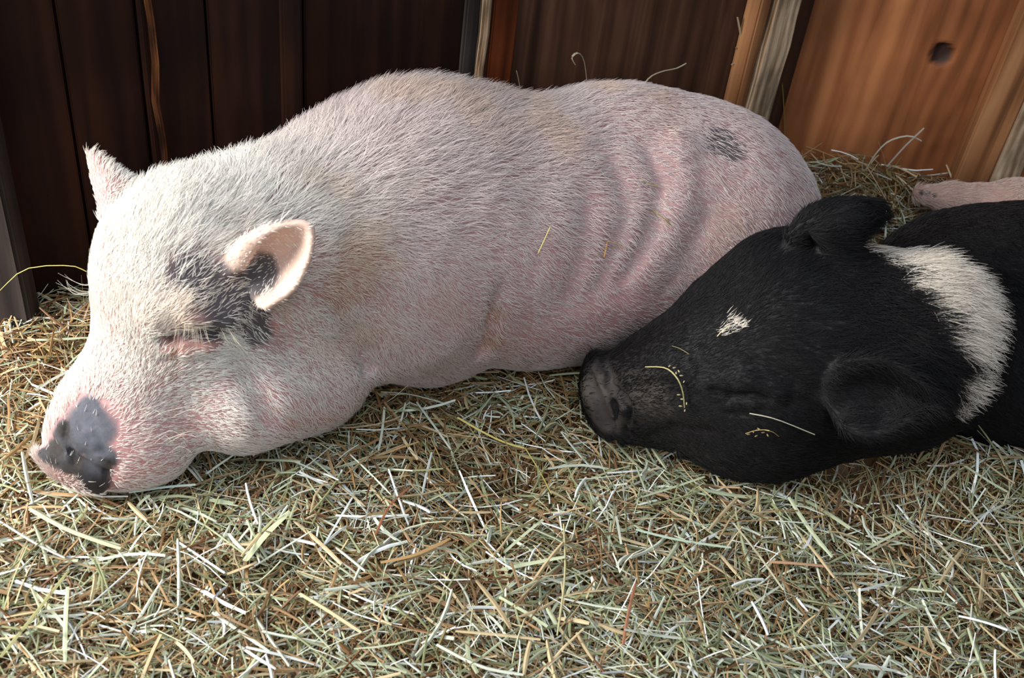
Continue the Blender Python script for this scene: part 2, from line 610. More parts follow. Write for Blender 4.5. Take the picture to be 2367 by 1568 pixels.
def ridge(prims, pts, r, out, k):
    base = list(prims); C = []
    for (x, y) in pts:
        p = hit(base, x, y)
        _, g = sdf_grad(base, p[None])
        rr = px_r(r, p)
        C.append((p + g[0] * (px_r(out, p) - rr), rr))
    kk = px_r(k, C[0][0])
    for (a, ra), (b, rb) in zip(C, C[1:]):
        prims.append(cap(a, b, ra, rb, kk))


def ear_cloud(rows, d0, thick, k=0.012, nu=40, nv=44):
    """rows of (px, py, offset towards the camera in metres)"""
    G = [[PD(x, y, d0 - o) for (x, y, o) in r] for r in rows]
    A = up_grid(G, nu, nv)
    t = np.linspace(0, 1, nu)[:, None] * np.ones((1, nv))
    rr = thick[0] + (thick[1] - thick[0]) * t
    return cloud(A.reshape(-1, 3), rr.reshape(-1), k), A


def patch_mask(V, prims, spots, edge=0.35, noise=0.35, nscale=55.0):
    """0..1 marking round patches of skin given as (px, py, radius px)"""
    m = np.zeros(len(V))
    for (x, y, r) in spots:
        c = hit(prims, x, y); rr = px_r(r, c)
        d = np.linalg.norm(V - c, axis=1) / rr + noise * fbm(V * nscale, 2)
        m = np.maximum(m, 1 - smooth01(d, 1 - edge, 1 + edge))
    return m


def make_fur(name, V, Fq, prims, density, arrows, length, lift, color, rroot, parent, mat, curl=0.15, seed=3, minfacing=-0.25):
    rg = np.random.default_rng(seed)
    T = np.concatenate([Fq[:, [0, 1, 2]], Fq[:, [0, 2, 3]]])
    P0, P1, P2 = V[T[:, 0]], V[T[:, 1]], V[T[:, 2]]
    cr = np.cross(P1 - P0, P2 - P0); A = np.linalg.norm(cr, axis=1) / 2
    cen = (P0 + P1 + P2) / 3
    Nf = cr / np.maximum(2 * A, 1e-12)[:, None]
    vd = CAM - cen; vd /= np.linalg.norm(vd, axis=1)[:, None]
    ok = ((Nf * vd).sum(1) > minfacing) & (cen[:, 2] > -0.03)
    w = A * density(cen) * ok
    n = int(w.sum())
    f = rg.choice(len(T), n, p=w / w.sum())
    u = rg.random((n, 2)); fl = u.sum(1) > 1; u[fl] = 1 - u[fl]
    P = P0[f] + u[:, :1] * (P1[f] - P0[f]) + u[:, 1:] * (P2[f] - P0[f])
    # vertex normals
    VN = np.zeros_like(V)
    for i in range(3): np.add.at(VN, T[:, i], cr)
    VN /= np.maximum(np.linalg.norm(VN, axis=1), 1e-12)[:, None]
    N = VN[T[f, 0]] * (1 - u.sum(1))[:, None] + VN[T[f, 1]] * u[:, :1] + VN[T[f, 2]] * u[:, 1:]
    N /= np.maximum(np.linalg.norm(N, axis=1), 1e-9)[:, None]
    a = np.array([hit(prims, x, y) for (x, y, _, _) in arrows]); b = np.array([hit(prims, x, y) for (_, _, x, y) in arrows])
    D = b - a; D /= np.linalg.norm(D, axis=1)[:, None]
    dir_ = np.zeros((n, 3))
    for s in range(0, n, 20000):
        dd = ((P[s:s + 20000, None] - a[None]) ** 2).sum(2)
        ww = 1 / (dd + 0.0004) ** 2
        dir_[s:s + 20000] = (ww[..., None] * D[None]).sum(1)
    dir_ += 0
    dir_ -= N * (dir_ * N).sum(1)[:, None]
    dir_ /= np.maximum(np.linalg.norm(dir_, axis=1), 1e-9)[:, None]
    # clumped and single-hair disorder
    J = np.stack([fbm(P * 60 + 11 * i, 2) for i in range(3)], 1) * 0.55 + rg.normal(0, 0.22, (n, 3))
    dir_ = dir_ + J; dir_ -= N * (dir_ * N).sum(1)[:, None]
    dir_ /= np.maximum(np.linalg.norm(dir_, axis=1), 1e-9)[:, None]
    Ln = length(P) * rg.uniform(0.55, 1.25, n)
    lf = np.clip(lift(P) * rg.uniform(0.6, 1.5, n), 0.02, 1.3)
    K = 5
    pts = np.zeros((n, K, 3)); pts[:, 0] = P - N * 0.001
    cur = P.copy(); bend = rg.normal(0, curl, n); sd = np.cross(N, dir_)
    for i in range(1, K):
        s = i / (K - 1)
        ang = lf * (1.15 - 0.75 * s)
        dv = dir_ * np.cos(ang)[:, None] + N * np.sin(ang)[:, None] + sd * (bend * s)[:, None]
        cur = cur + dv * (Ln / (K - 1))[:, None]
        pts[:, i] = cur
    hc = bpy.data.hair_curves.new(name)
    hc.add_curves([K] * n)
    hc.points.foreach_set('position', pts.astype(np.float32).ravel())
    rad = (rroot * rg.uniform(0.7, 1.25, n))[:, None] * np.array([1.0, 0.9, 0.75, 0.5, 0.15])[None]
    ra = hc.attributes.get('radius') or hc.attributes.new('radius', 'FLOAT', 'POINT')
    ra.data.foreach_set('value', rad.astype(np.float32).ravel())
    Cc = np.ones((n, 4), np.float32); Cc[:, :3] = color(P, rg)
    ca = hc.attributes.new('col', 'FLOAT_COLOR', 'CURVE')
    ca.data.foreach_set('color', Cc.ravel())
    o = bpy.data.objects.new(name, hc); COL.objects.link(o)
    hc.materials.append(mat); o.parent = parent
    return o


def lin(*c):
    return np.array(srgb(*c)[:3])


def mixc(C, c, m):
    return C * (1 - m[:, None]) + np.asarray(c) * m[:, None]


# ------------------------------------------------------------------ the pale pig
def pale_pig():
    p = []
    p.append(C_((925, 540, 0.165, 301), (1585, 522, 0.13, 288), 0.03))          # trunk
    p.append(S_(1015, 432, 0.205, 208, 0.06))                                       # withers
    p.append(S_(1430, 444, 0.17, 228, 0.06))                                       # hip
    p.append(S_(1640, 560, 0.12, 224, 0.06))                                       # ham
    p.append(S_(1230, 640, 0.085, 186, 0.07))                                      # belly
    p.append(C_((925, 540, 0.165, 296), (640, 600, 0.20, 246), 0.05))             # neck
    p.append(S_(420, 616, 0.235, 193, 0.07))                                       # skull
    p.append(C_((405, 765, 0.165, 164), (226, 1000, 0.07, 106), 0.05))            # muzzle
    p.append(C_((238, 960, 0.085, 100), (190, 1045, 0.052, 80), 0.02))            # snout
    p.append(S_(330, 1010, 0.06, 118, 0.04))                                       # lip
    p.append(S_(560, 888, 0.095, 160, 0.035))                                       # cheek
    p.append(S_(700, 845, 0.085, 158, 0.035))                                      # jowl
    p.append(C_((930, 690, 0.12, 190), (985, 735, 0.075, 150), 0.045))             # shoulder
    # flank folds
    groove(p, [(1345, 440), (1350, 540), (1315, 690)], 34, 4, 60)
    groove(p, [(1400, 360), (1445, 470), (1415, 590), (1375, 670)], 34, 5, 56)
    groove(p, [(1492, 350), (1528, 430), (1500, 540), (1440, 650)], 32, 6, 50)
    ridge(p, [(1570, 330), (1560, 470)], 30, 5, 40)
    groove(p, [(1640, 480), (1590, 600), (1530, 680)], 36, 4, 60)
    # armpit, jowl and cheek creases
    groove(p, [(1160, 630), (1154, 680), (1142, 740), (1116, 815)], 24, [-4, 12, 24, 26], 20)
    groove(p, [(750, 690), (815, 775), (845, 820), (856, 852)], 28, [2, 14, 22, 26], 32)
    groove(p, [(565, 770), (580, 880), (625, 985)], 30, 12, 45)
    groove(p, [(652, 715), (664, 800)], 8, 6, 9)
    groove(p, [(680, 712), (700, 790)], 8, 5, 9)
    groove(p, [(628, 720), (636, 790)], 8, 4, 9)
    groove(p, [(470, 520), (545, 525)], 16, 7, 20)
    # brow, closed eye, lids
    ridge(p, [(360, 735), (440, 728), (520, 745)], 34, 15, 34)
    groove(p, [(372, 792), (420, 778), (480, 772), (522, 776)], 18, 25, 14)
    ridge(p, [(375, 812), (420, 818), (475, 806), (510, 792)], 9, 5, 8)
    groove(p, [(380, 838), (440, 842), (500, 822)], 8, 6, 8)
    groove(p, [(412, 790), (402, 820), (404, 848)], 6, 6, 6)
    ridge(p, [(425, 742), (470, 738), (488, 744)], 10, 5, 8)
    # muzzle folds and mouth
    groove(p, [(152, 975), (148, 1010), (164, 1045), (172, 1080)], 9, 10, 8)
    groove(p, [(164, 1045), (205, 1078), (255, 1100)], 9, 9, 8)
    groove(p, [(180, 985), (205, 1010), (200, 1045)], 5, 3, 6)
    groove(p, [(205, 1010), (235, 1020)], 5, 3, 6)
    groove(p, [(200, 1045), (232, 1050), (250, 1035)], 5, 3, 6)
    groove(p, [(246, 1092), (262, 1130), (300, 1126)], 7, 7, 8)
    groove(p, [(112, 1000), (140, 1050)], 7, 4, 7)
    groove(p, [(170, 1030), (230, 1070), (262, 1075)], 8, 4, 8)
    groove(p, [(205, 945), (225, 1000), (240, 1040)], 8, 2, 8)
    # snout disc
    c = PZ(158, 1092, 0.045)
    nrm = unit(unit(c - PZ(300, 870, 0.12)) + 0.42 * VIEW)
    t1 = unit(np.cross(nrm, VIEW)); t2 = np.cross(nrm, t1)
    p.append(ell(c, [t1, t2, nrm], [px_r(92, c), px_r(66, c), px_r(22, c)], 0.006))
    # near ear: a cup opening forward and down
    q = hit(p, 590, 625); d0 = depth(q)
    rows = [[(520, 612, .000), (545, 590, .002), (575, 590, -.004), (600, 615, -.006), (608, 645, -.004), (600, 668, .000), (592, 684, .006)],
            [(524, 622, .014), (556, 570, .030), (604, 560, .014), (640, 590, .002), (645, 630, .000), (628, 668, .006), (600, 694, .014)],
            [(540, 626, .022), (572, 556, .050), (638, 534, .040), (688, 560, .026), (684, 612, .018), (652, 676, .020), (608, 704, .022)],
            [(560, 618, .026), (606, 548, .056), (668, 518, .058), (718, 526, .056), (714, 592, .046), (680, 664, .038), (622, 706, .030)]]
    e, ear_in = ear_cloud(rows, d0, (0.0065, 0.0042), 0.012)
    p.append(e)
    # far ear
    q2 = hit(p, 300, 455); d1 = depth(q2) + 0.01
    rows = [[(238, 500, .0), (262, 450, .012), (290, 425, .008), (312, 424, -.01)],
            [(228, 450, .0), (244, 420, .014), (264, 402, .01), (278, 400, -.008)],
            [(216, 400, .0), (224, 382, .01), (234, 374, .008), (244, 378, -.004)],
            [(206, 354, .0), (208, 352, .004), (210, 352, .004), (214, 356, .0)]]
    e2, far_ear = ear_cloud(rows, d1, (0.005, 0.0032), 0.012, 40, 24)
    p.append(e2)
    V, Fq = mesh_sdf(p, (-0.62, 0.68, -0.06), (0.50, 1.68, 0.50), 0.0042)
    return p, V, Fq, ear_in, far_ear


PALE, V, Fq, ear_in, far_ear = pale_pig()
_, N = sdf_grad(PALE, V)
grey = patch_mask(V, PALE, [(205, 990, 62), (160, 1020, 50), (232, 1060, 40), (125, 1050, 40), (100, 1050, 26), (225, 1130, 36), (205, 950, 36), (215, 1090, 44), (160, 1070, 34)], 0.22, 0.25)
temple = patch_mask(V, PALE, [(440, 630, 58), (495, 675, 72), (555, 665, 62), (600, 640, 52), (575, 735, 52), (592, 775, 38), (480, 762, 26), (525, 745, 42)], 0.35, 0.3)
rump = patch_mask(V, PALE, [(1668, 322, 44), (1690, 345, 38), (1650, 335, 30)], 0.35, 0.3)
pink = patch_mask(V, PALE, [(320, 1030, 75), (290, 960, 45), (300, 1100, 60), (350, 1075, 60), (660, 740, 40), (690, 780, 30), (545, 520, 30), (440, 805, 60), (420, 1000, 50), (650, 960, 70), (1142, 735, 30), (1330, 760, 90), (1200, 790, 80), (1450, 720, 90)], 0.6, 0.4)
eye = patch_mask(V, PALE, [(400, 800, 26), (440, 812, 30), (485, 800, 24), (380, 800, 18), (460, 742, 26)], 0.5, 0.3)
tear = patch_mask(V, PALE, [(404, 822, 9), (402, 838, 10), (408, 808, 8)], 0.5, 0.2)
brow_shade = patch_mask(V, PALE, [(392, 774, 16), (430, 772, 14), (500, 772, 22), (525, 770, 18), (470, 770, 14)], 0.5, 0.3)  # shadow under the brow, painted into the skin
warm_cast = patch_mask(V, PALE, [(1142, 720, 26), (1130, 790, 28), (820, 615, 85), (780, 660, 50)], 0.9, 0.5)  # painted warm bounce light behind the ear, brown shade in the armpit
ear_d = np.full(len(V), 1.0)
E4 = ear_in.reshape(-1, 3)[::3]
near = np.linalg.norm(V - E4.mean(0), axis=1) < 0.14
ii = np.nonzero(near)[0]
ear_d[ii] = np.sqrt(((V[ii][:, None] - E4[None]) ** 2).sum(2)).min(1)
earm = 1 - smooth01(ear_d, 0.007, 0.014)
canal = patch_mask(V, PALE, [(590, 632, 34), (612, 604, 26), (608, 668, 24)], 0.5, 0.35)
fp = far_ear[6:].reshape(-1, 3)
nf = np.linalg.norm(V - fp.mean(0), axis=1) < 0.1
farm = np.zeros(len(V)); jj = np.nonzero(nf)[0]
farm[jj] = 1 - smooth01(np.sqrt(((V[jj][:, None] - fp[None]) ** 2).sum(2)).min(1), 0.006, 0.012)
base = lin(190, 150, 147)
Cc = np.tile(base, (len(V), 1))
Cc = mixc(Cc, lin(186, 148, 142), smooth01(fbm(V * 9, 3), -0.1, 0.5) * 0.6)
Cc = mixc(Cc, lin(206, 150, 146), smooth01(fbm(V * 14 + 5, 3), 0.0, 0.6) * 0.4)
Cc = mixc(Cc, lin(206, 176, 158), smooth01(fbm(V * 160 + 5, 2), 0.25, 0.6) * 0.5)
Cc = mixc(Cc, lin(212, 156, 152), pink * 0.7)
Cc = mixc(Cc, lin(234, 202, 182), earm * 0.9)
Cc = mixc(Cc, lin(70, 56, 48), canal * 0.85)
Cc = mixc(Cc, lin(150, 92, 62), warm_cast * 0.45)
Cc = mixc(Cc, lin(198, 150, 138), eye * 0.8)
Cc = mixc(Cc, lin(186, 116, 56), tear * 0.8)
Cc = mixc(Cc, lin(60, 48, 40), np.maximum(brow_shade, 0) * 0.8)
Cc = mixc(Cc, lin(80, 78, 82), temple * 0.92)
Cc = mixc(Cc, lin(84, 82, 82), rump * 0.9)
gcol = np.tile(lin(92, 93, 101), (len(V), 1))
gcol = mixc(gcol, lin(52, 47, 44), patch_mask(V, PALE, [(120, 1045, 40), (170, 1085, 40), (215, 1130, 42), (150, 1000, 26), (250, 1085, 26)], 0.7, 0.5))
gcol = gcol * (1 + 0.35 * fbm(V * 70, 3))[:, None]
Cc = Cc * (1 - grey[:, None]) + gcol * grey[:, None]
disc = patch_mask(V, PALE, [(150, 1128, 30), (178, 1146, 22), (125, 1108, 22)], 0.4, 0.3)
Cc = mixc(Cc, lin(190, 148, 140), disc * 0.9)
V2 = V + N * (0.0010 * fbm(V * 45, 3) + 0.0016 * fbm(V * 18 + 3, 2))[:, None]
me = np_mesh('pig', V2, Fq)
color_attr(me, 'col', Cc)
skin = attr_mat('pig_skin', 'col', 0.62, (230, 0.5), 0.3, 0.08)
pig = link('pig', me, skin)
tag(pig, 'large pale pink pig with white bristles asleep on the hay along the wall', 'pig')

bare_pts = V2[(grey > 0.35) | (eye > 0.6) | (disc > 0.5)][::2]


def near_mask(P, mask, rad=0.006):
    """mask value of the nearest skin sample, through a coarse grid"""
    cell = 0.010
    K = np.floor(V / cell).astype(np.int64); kk = K[:, 0] * 4000037 + K[:, 1] * 2003 + K[:, 2]
    o = np.argsort(kk); ks = kk[o]
    Q = np.floor(P / cell).astype(np.int64); qk = Q[:, 0] * 4000037 + Q[:, 1] * 2003 + Q[:, 2]
    i = np.clip(np.searchsorted(ks, qk), 0, len(ks) - 1)
    return np.where(ks[i] == qk, mask[o[i]], 0)


brow_c = hit(PALE, 290, 640); cheekc = hit(PALE, 330, 1030); MA = PALE[0]['a']
crest_pts = np.array([PALE[0]['a'] + [0, 0, .19], PALE[1]['a'] + [0, 0, .14]])
nrm_up = lambda P: smooth01(block_sdf(PALE, P + np.array([0, 0, 0.02])), 0.008, 0.019)


def pale_density(P):
    d = np.full(len(P), 210000.0)
    d *= 1 - 0.35 * np.clip(near_mask(P, farm), 0, 1)
    d *= 1 - 0.985 * np.clip(1.4 * near_mask(P, grey), 0, 1)
    d *= 1 - 0.9 * np.clip(near_mask(P, eye), 0, 1)
    d *= 1 - 0.85 * np.clip(near_mask(P, earm) - near_mask(P, canal), 0, 1)
    d *= 1 - 0.3 * np.clip(near_mask(P, pink), 0, 1)
    d *= 1 - 0.66 * np.clip(1.3 * near_mask(P, temple), 0, 1)
    d *= 1 - 0.5 * np.clip(near_mask(P, rump), 0, 1)
    d *= 1 - 0.42 * smooth01(P[:, 0], -0.12, 0.12)
    d *= 1 + 1.3 * (1 - smooth01(np.linalg.norm(P - brow_c, axis=1), 0.10, 0.19)) * (1 - np.clip(near_mask(P, temple) * 1.5, 0, 1))
    d *= 0.75 + 0.5 * smooth01(fbm(P * 25, 2), -0.4, 0.4)
    return d


def pale_len(P):
    up = nrm_up(P)
    x = P[:, 0]
    L = 0.013 + 0.016 * up * (1 - smooth01(x, -0.1, 0.2)) * smooth01(P[:, 2], 0.2, 0.3)
    hd = np.linalg.norm(P - cheekc, axis=1)
    L *= 0.6 + 0.4 * smooth01(hd, 0.05, 0.16)
    dfe = np.sqrt(((P[:, None] - far_ear[8::5, ::4].reshape(-1, 3)[None]) ** 2).sum(2)).min(1)
    L *= 1 - 0.62 * (1 - smooth01(dfe, 0.010, 0.022))
    L *= 1 - np.clip(0.0 * near_mask(P, farm) + 0.7 * near_mask(P, earm), 0, 1)
    return L


def pale_lift(P):
    return 0.24 + 0.38 * nrm_up(P) * (1 - smooth01(P[:, 0], -0.05, 0.2))


def pale_hair_col(P, rg):
    n = len(P)
    C = np.tile(lin(242, 236, 226), (n, 1)) * rg.uniform(0.75, 1.12, n)[:, None]
    C = mixc(C, lin(212, 196, 190), smooth01(np.linalg.norm(P - brow_c, axis=1), 0.16, 0.36))  # trunk bristles darkened, standing in for weaker light on the flank
    C = mixc(C, lin(196, 160, 120), near_mask(P, warm_cast) * 0.6)
    C = mixc(C, lin(215, 178, 140), smooth01(fbm(P * 12 + 4, 2), 0.1, 0.6) * 0.35)
    return np.clip(C, 0, 1)


pale_arrows = [(150, 950, 165, 900), (250, 700, 268, 640), (235, 600, 275, 545), (330, 560, 372, 500), (400, 450, 450, 412), (500, 400, 545, 362),
               (700, 300, 742, 268), (900, 260, 950, 236), (1100, 260, 1150, 250), (1300, 300, 1350, 300), (1500, 300, 1550, 315), (1700, 350, 1745, 392),
               (1820, 480, 1845, 535), (1600, 550, 1640, 580), (1400, 600, 1440, 625), (1200, 600, 1240, 622), (1000, 500, 1050, 503), (800, 500, 846, 490),
               (1250, 760, 1290, 778), (1500, 680, 1540, 698), (350, 1000, 392, 985), (450, 920, 500, 910), (600, 900, 638, 930), (700, 900, 732, 940),
               (650, 780, 692, 802), (800, 750, 838, 782), (1000, 720, 1034, 752), (900, 830, 928, 862), (450, 660, 485, 622), (500, 680, 538, 650), (560, 740, 590, 760),
               (300, 800, 312, 750), (300, 900, 328, 862), (600, 420, 640, 388), (430, 1000, 480, 1000), (1000, 350, 1050, 340)]
hair_m = attr_mat('bristle', 'col', 0.5, None, 0.4)
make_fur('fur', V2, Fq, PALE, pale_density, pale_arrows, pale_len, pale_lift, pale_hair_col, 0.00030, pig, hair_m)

# ------------------------------------------------------------------ the black pig
def dark_pig():
    p = []
    p.append(C_((2240, 745, 0.12, 264), (2360, 765, 0.13, 286), 0.03))
    p.append(C_((2360, 765, 0.13, 286), (2700, 800, 0.13, 340), 0.03))            # neck into trunk
    p.append(S_(1835, 752, 0.19, 208, 0.06))                                       # skull
    p.append(C_((1835, 760, 0.19, 196), (2085, 795, 0.205, 208), 0.05))           # nape
    p.append(S_(2128, 745, 0.225, 140, 0.03))                                      # crest
    p.append(C_((1650, 850, 0.13, 175), (1440, 905, 0.06, 98), 0.05))             # muzzle
    p.append(C_((1450, 955, 0.04, 62), (1660, 975, 0.06, 90), 0.03))
    p.append(S_(1745, 935, 0.085, 156, 0.05))                                      # jowl
    p.append(C_((1800, 930, 0.10, 150), (2080, 890, 0.12, 150), 0.06))             # throat
    # hind foot showing beyond the back
    a, b = PZ(2350, 490, 0.11), PZ(2195, 460, 0.11)
    p.append(cap(PZ(2560, 640, 0.15), a, 0.09, 0.05, 0.04))
    p.append(cap(a, b, 0.042, 0.027, 0.03))
    p.append(cap(b, PZ(2130, 448, 0.105), 0.024, 0.014, 0.01))
    # snout disc
    c = PZ(1390, 912, 0.055)
    nrm = unit(PZ(1340, 925, 0.05) - PZ(1480, 895, 0.075))
    t1 = unit(np.cross(nrm, VIEW)); t2 = np.cross(nrm, t1)
    p.append(ell(c, [t1, t2, nrm], [px_r(96, c), px_r(92, c), px_r(38, c)], 0.012))
    groove(p, [(1356, 872), (1378, 925), (1402, 985)], 20, 15, 16)
    groove(p, [(1392, 842), (1408, 862), (1404, 885), (1418, 910), (1420, 935), (1446, 1000)], 9, 12, 7)
    groove(p, [(1418, 895), (1445, 918), (1456, 950), (1452, 985)], 8, 9, 7)
    groove(p, [(1420, 930), (1428, 960), (1424, 1000)], 7, 7, 6)
    ridge(p, [(1430, 908), (1440, 945), (1438, 985)], 11, 5, 6)
    ridge(p, [(1398, 872), (1390, 850)], 14, 5, 8)
    groove(p, [(1445, 905), (1480, 890), (1540, 868)], 6, 5, 8)
    ridge(p, [(1440, 870), (1500, 862), (1570, 860)], 20, 5, 16)
    groove(p, [(1416, 1016), (1480, 1036), (1560, 1040)], 7, 6, 8)
    # eye, brow
    ridge(p, [(1650, 890), (1720, 878), (1790, 905)], 24, 7, 28)
    groove(p, [(1640, 905), (1690, 918), (1740, 915), (1775, 925)], 12, 10, 12)
    ridge(p, [(1690, 932), (1740, 934)], 12, 5, 8)
    groove(p, [(1680, 955), (1750, 962)], 7, 4, 8)
    groove(p, [(1640, 1000), (1560, 990), (1500, 1010)], 16, 5, 22)
    # near ear
    q = hit(p, 1990, 905); d0 = depth(q)
    rows = [[(1925, 870, .004), (1920, 900, -.004), (1925, 940, -.006), (1945, 975, .0)],
            [(1962, 838, .026), (1978, 882, .006), (1972, 940, .002), (1968, 994, .014)],
            [(2040, 832, .042), (2046, 882, .016), (2040, 950, .012), (2030, 1004, .026)],
            [(2108, 866, .048), (2104, 896, .030), (2096, 944, .026), (2084, 982, .034)],
            [(2162, 918, .044), (2158, 922, .042), (2154, 930, .040), (2148, 940, .040)]]
    e, A = ear_cloud(rows, d0, (0.006, 0.0042), 0.014)
    p.append(e)
    # far ear, folded back
    q2 = hit(p, 1890, 575); d1 = depth(q2)
    rows = [[(1835, 545, .0), (1868, 520, .012), (1905, 545, .016), (1935, 580, .0)],
            [(1872, 498, .004), (1905, 492, .022), (1945, 520, .026), (1962, 560, .010)],
            [(1935, 474, .006), (1965, 478, .026), (1985, 500, .028), (1990, 534, .014)],
            [(2020, 478, .008), (2026, 482, .016), (2030, 492, .018), (2026, 502, .010)]]
    e2, _ = ear_cloud(rows, d1, (0.010, 0.007), 0.02, 34, 28)
    p.append(e2)
    V, Fq = mesh_sdf(p, (0.05, 0.80, -0.06), (1.22, 1.80, 0.50), 0.0044)
    return p, V, Fq


DARK, DV, DF = dark_pig()
_, DN = sdf_grad(DARK, DV)
white = patch_mask(DV, DARK, [(2190, 640, 70), (2235, 680, 65), (2250, 740, 55), (2250, 810, 45), (2140, 610, 60), (2080, 590, 55), (2020, 572, 42), (2120, 650, 40), (2170, 700, 40), (2215, 760, 45), (2235, 880, 34), (2215, 930, 26)], 0.4, 0.45, 40)
blaze = patch_mask(DV, DARK, [(1690, 752, 16), (1675, 765, 12), (1700, 740, 12)], 0.5, 0.4)
foot = np.clip(1 - smooth01(np.linalg.norm(DV - PZ(2195, 460, 0.11), axis=1), 0.10, 0.16), 0, 1) * (DV[:, 1] > PZ(2350, 490, 0.11)[1] - 0.08)
snt = patch_mask(DV, DARK, [(1385, 915, 70), (1375, 860, 45), (1400, 960, 50)], 0.4, 0.3)
dust = patch_mask(DV, DARK, [(1350, 900, 40), (1395, 890, 26), (1350, 960, 30), (1500, 930, 60)], 0.7, 0.5)
DC = np.tile(lin(20, 18, 19), (len(DV), 1)) * (1 + 0.3 * fbm(DV * 50, 3))[:, None]
DC = mixc(DC, lin(64, 56, 52), snt * 0.6)
DC = mixc(DC, lin(105, 95, 85), dust * 0.4)
DC = mixc(DC, lin(196, 160, 150), white * 0.8)
DC = mixc(DC, lin(205, 165, 152), foot)
clv = patch_mask(DV, DARK, [(2145, 448, 7), (2130, 446, 7), (2160, 452, 6)], 0.4, 0.2)
DC = mixc(DC, lin(70, 58, 54), clv)
DV2 = DV + DN * (0.0010 * fbm(DV * 45, 3) + 0.0014 * fbm(DV * 18 + 3, 2))[:, None]
me = np_mesh('pig', DV2, DF)
color_attr(me, 'col', DC)
dskin = attr_mat('black_pig_skin', 'col', 0.55, (240, 0.4), 0.35)
pig2 = link('pig', me, dskin)
tag(pig2, 'black pig with a white neck band asleep beside the pale pig', 'pig')


def near_mask_d(P, mask):
    global V
    keep = V; V = DV
    r = near_mask(P, mask); V = keep
    return r


def dark_density(P):
    d = np.full(len(P), 270000.0)
    d *= 1 - 0.95 * near_mask_d(P, snt)
    d *= 1 - 0.6 * near_mask_d(P, foot)
    return d


crest_c = hit(DARK, 2240, 720)
eye_c = hit(DARK, 1560, 920)


def dark_len(P):
    L = np.full(len(P), 0.015)
    L += 0.020 * (1 - smooth01(np.linalg.norm(P - crest_c, axis=1), 0.06, 0.2))
    L *= 0.45 + 0.55 * smooth01(np.linalg.norm(P - eye_c, axis=1), 0.05, 0.18)
    return L


def dark_lift(P):
    return 0.16 + 0.3 * (1 - smooth01(np.linalg.norm(P - crest_c, axis=1), 0.05, 0.2))


def dark_hair_col(P, rg):
    n = len(P)
    C = np.tile(lin(20, 18, 19), (n, 1)) * rg.uniform(0.4, 1.6, n)[:, None]
    w = np.maximum(near_mask_d(P, white), near_mask_d(P, blaze))
    w = (w > rg.uniform(0.25, 0.75, n)).astype(float)
    C = C * (1 - w[:, None]) + w[:, None] * lin(228, 216, 200) * rg.uniform(0.8, 1.1, n)[:, None]
    f = 1 - smooth01(np.linalg.norm(P - PZ(2195, 460, 0.11), axis=1), 0.11, 0.15)
    return mixc(C, lin(214, 190, 175), f)


dark_arrows = [(1450, 850, 1490, 830), (1500, 980, 1550, 985), (1600, 800, 1640, 780), (1700, 700, 1740, 668), (1800, 620, 1840, 592), (1850, 700, 1910, 695),
               (2000, 650, 2060, 660), (2150, 640, 2210, 665), (2180, 750, 2245, 770), (2150, 860, 2200, 890), (2000, 780, 2060, 790), (1800, 850, 1850, 860),
               (1750, 1000, 1800, 1012), (1650, 850, 1700, 842), (1850, 1000, 1900, 1010), (2340, 600, 2380, 620), (2340, 800, 2380, 840), (2060, 530, 2100, 530)]
make_fur('fur', DV2, DF, DARK, dark_density, dark_arrows, dark_len, dark_lift, dark_hair_col, 0.00032, pig2, attr_mat('black_bristle', 'col', 0.5, None, 0.18), seed=5)


def strands(name, prims, items, parent, col, r=0.00025):
    """single long hairs: (px, py) root on the skin, then pixel offsets of the rest, towards the camera"""
    K = 6; n = len(items)
    pts = np.zeros((n, K, 3))
    for i, (x, y, pth) in enumerate(items):
        p0 = hit(prims, x, y); d = depth(p0)
        A = up_grid([[p0 + VIEW * 0.0, p0]] + [[PD(x + a, y + b, d - c)] * 2 for a, b, c in pth], K, 2)[:, 0]
        pts[i] = A
    hc = bpy.data.hair_curves.new(name); hc.add_curves([K] * n)
    hc.points.foreach_set('position', pts.astype(np.float32).ravel())
    ra = hc.attributes.get('radius') or hc.attributes.new('radius', 'FLOAT', 'POINT')
    ra.data.foreach_set('value', (np.ones((n, 1)) * np.linspace(r, r * 0.3, K)[None]).astype(np.float32).ravel())
    ca = hc.attributes.new('col', 'FLOAT_COLOR', 'CURVE')
    ca.data.foreach_set('color', np.tile(np.append(col, 1).astype(np.float32), (n, 1)).ravel())
    o = bpy.data.objects.new(name, hc); COL.objects.link(o); hc.materials.append(hair_m); o.parent = parent
    return o


rr_ = random.Random(4)
lashes = []
for i in range(24):
    x = rr_.uniform(405, 540); y = 752 + (x - 405) * 0.08 + rr_.uniform(-6, 6)
    s = (x - 440) / 60 + rr_.uniform(-.3, .3)
    lashes.append((x, y, [(6 * s, 12, .012), (14 * s, 30, .020), (26 * s, 46 + rr_.uniform(-10, 14), .020)]))
strands('eyelashes', PALE, lashes, pig, lin(205, 190, 165), 0.0002)
whisk = []
for i in range(9):
    y = rr_.uniform(650, 745)
    whisk.append((218, y, [(-22, 6, 0), (-52, 0 + rr_.uniform(-8, 4), 0), (-62 - rr_.uniform(0, 28), -14 - rr_.uniform(0, 24), 0)]))
for i in range(12):
    x, y = rr_.uniform(270, 400), rr_.uniform(960, 1060)
    a = rr_.uniform(20, 60)
    whisk.append((x, y, [(a * .4, -12, .01), (a, -20, .02), (a * 1.7, -18 + rr_.uniform(-20, 30), .022)]))
strands('whiskers', PALE, whisk, pig, lin(225, 215, 200), 0.0002)

# ------------------------------------------------------------------ hay


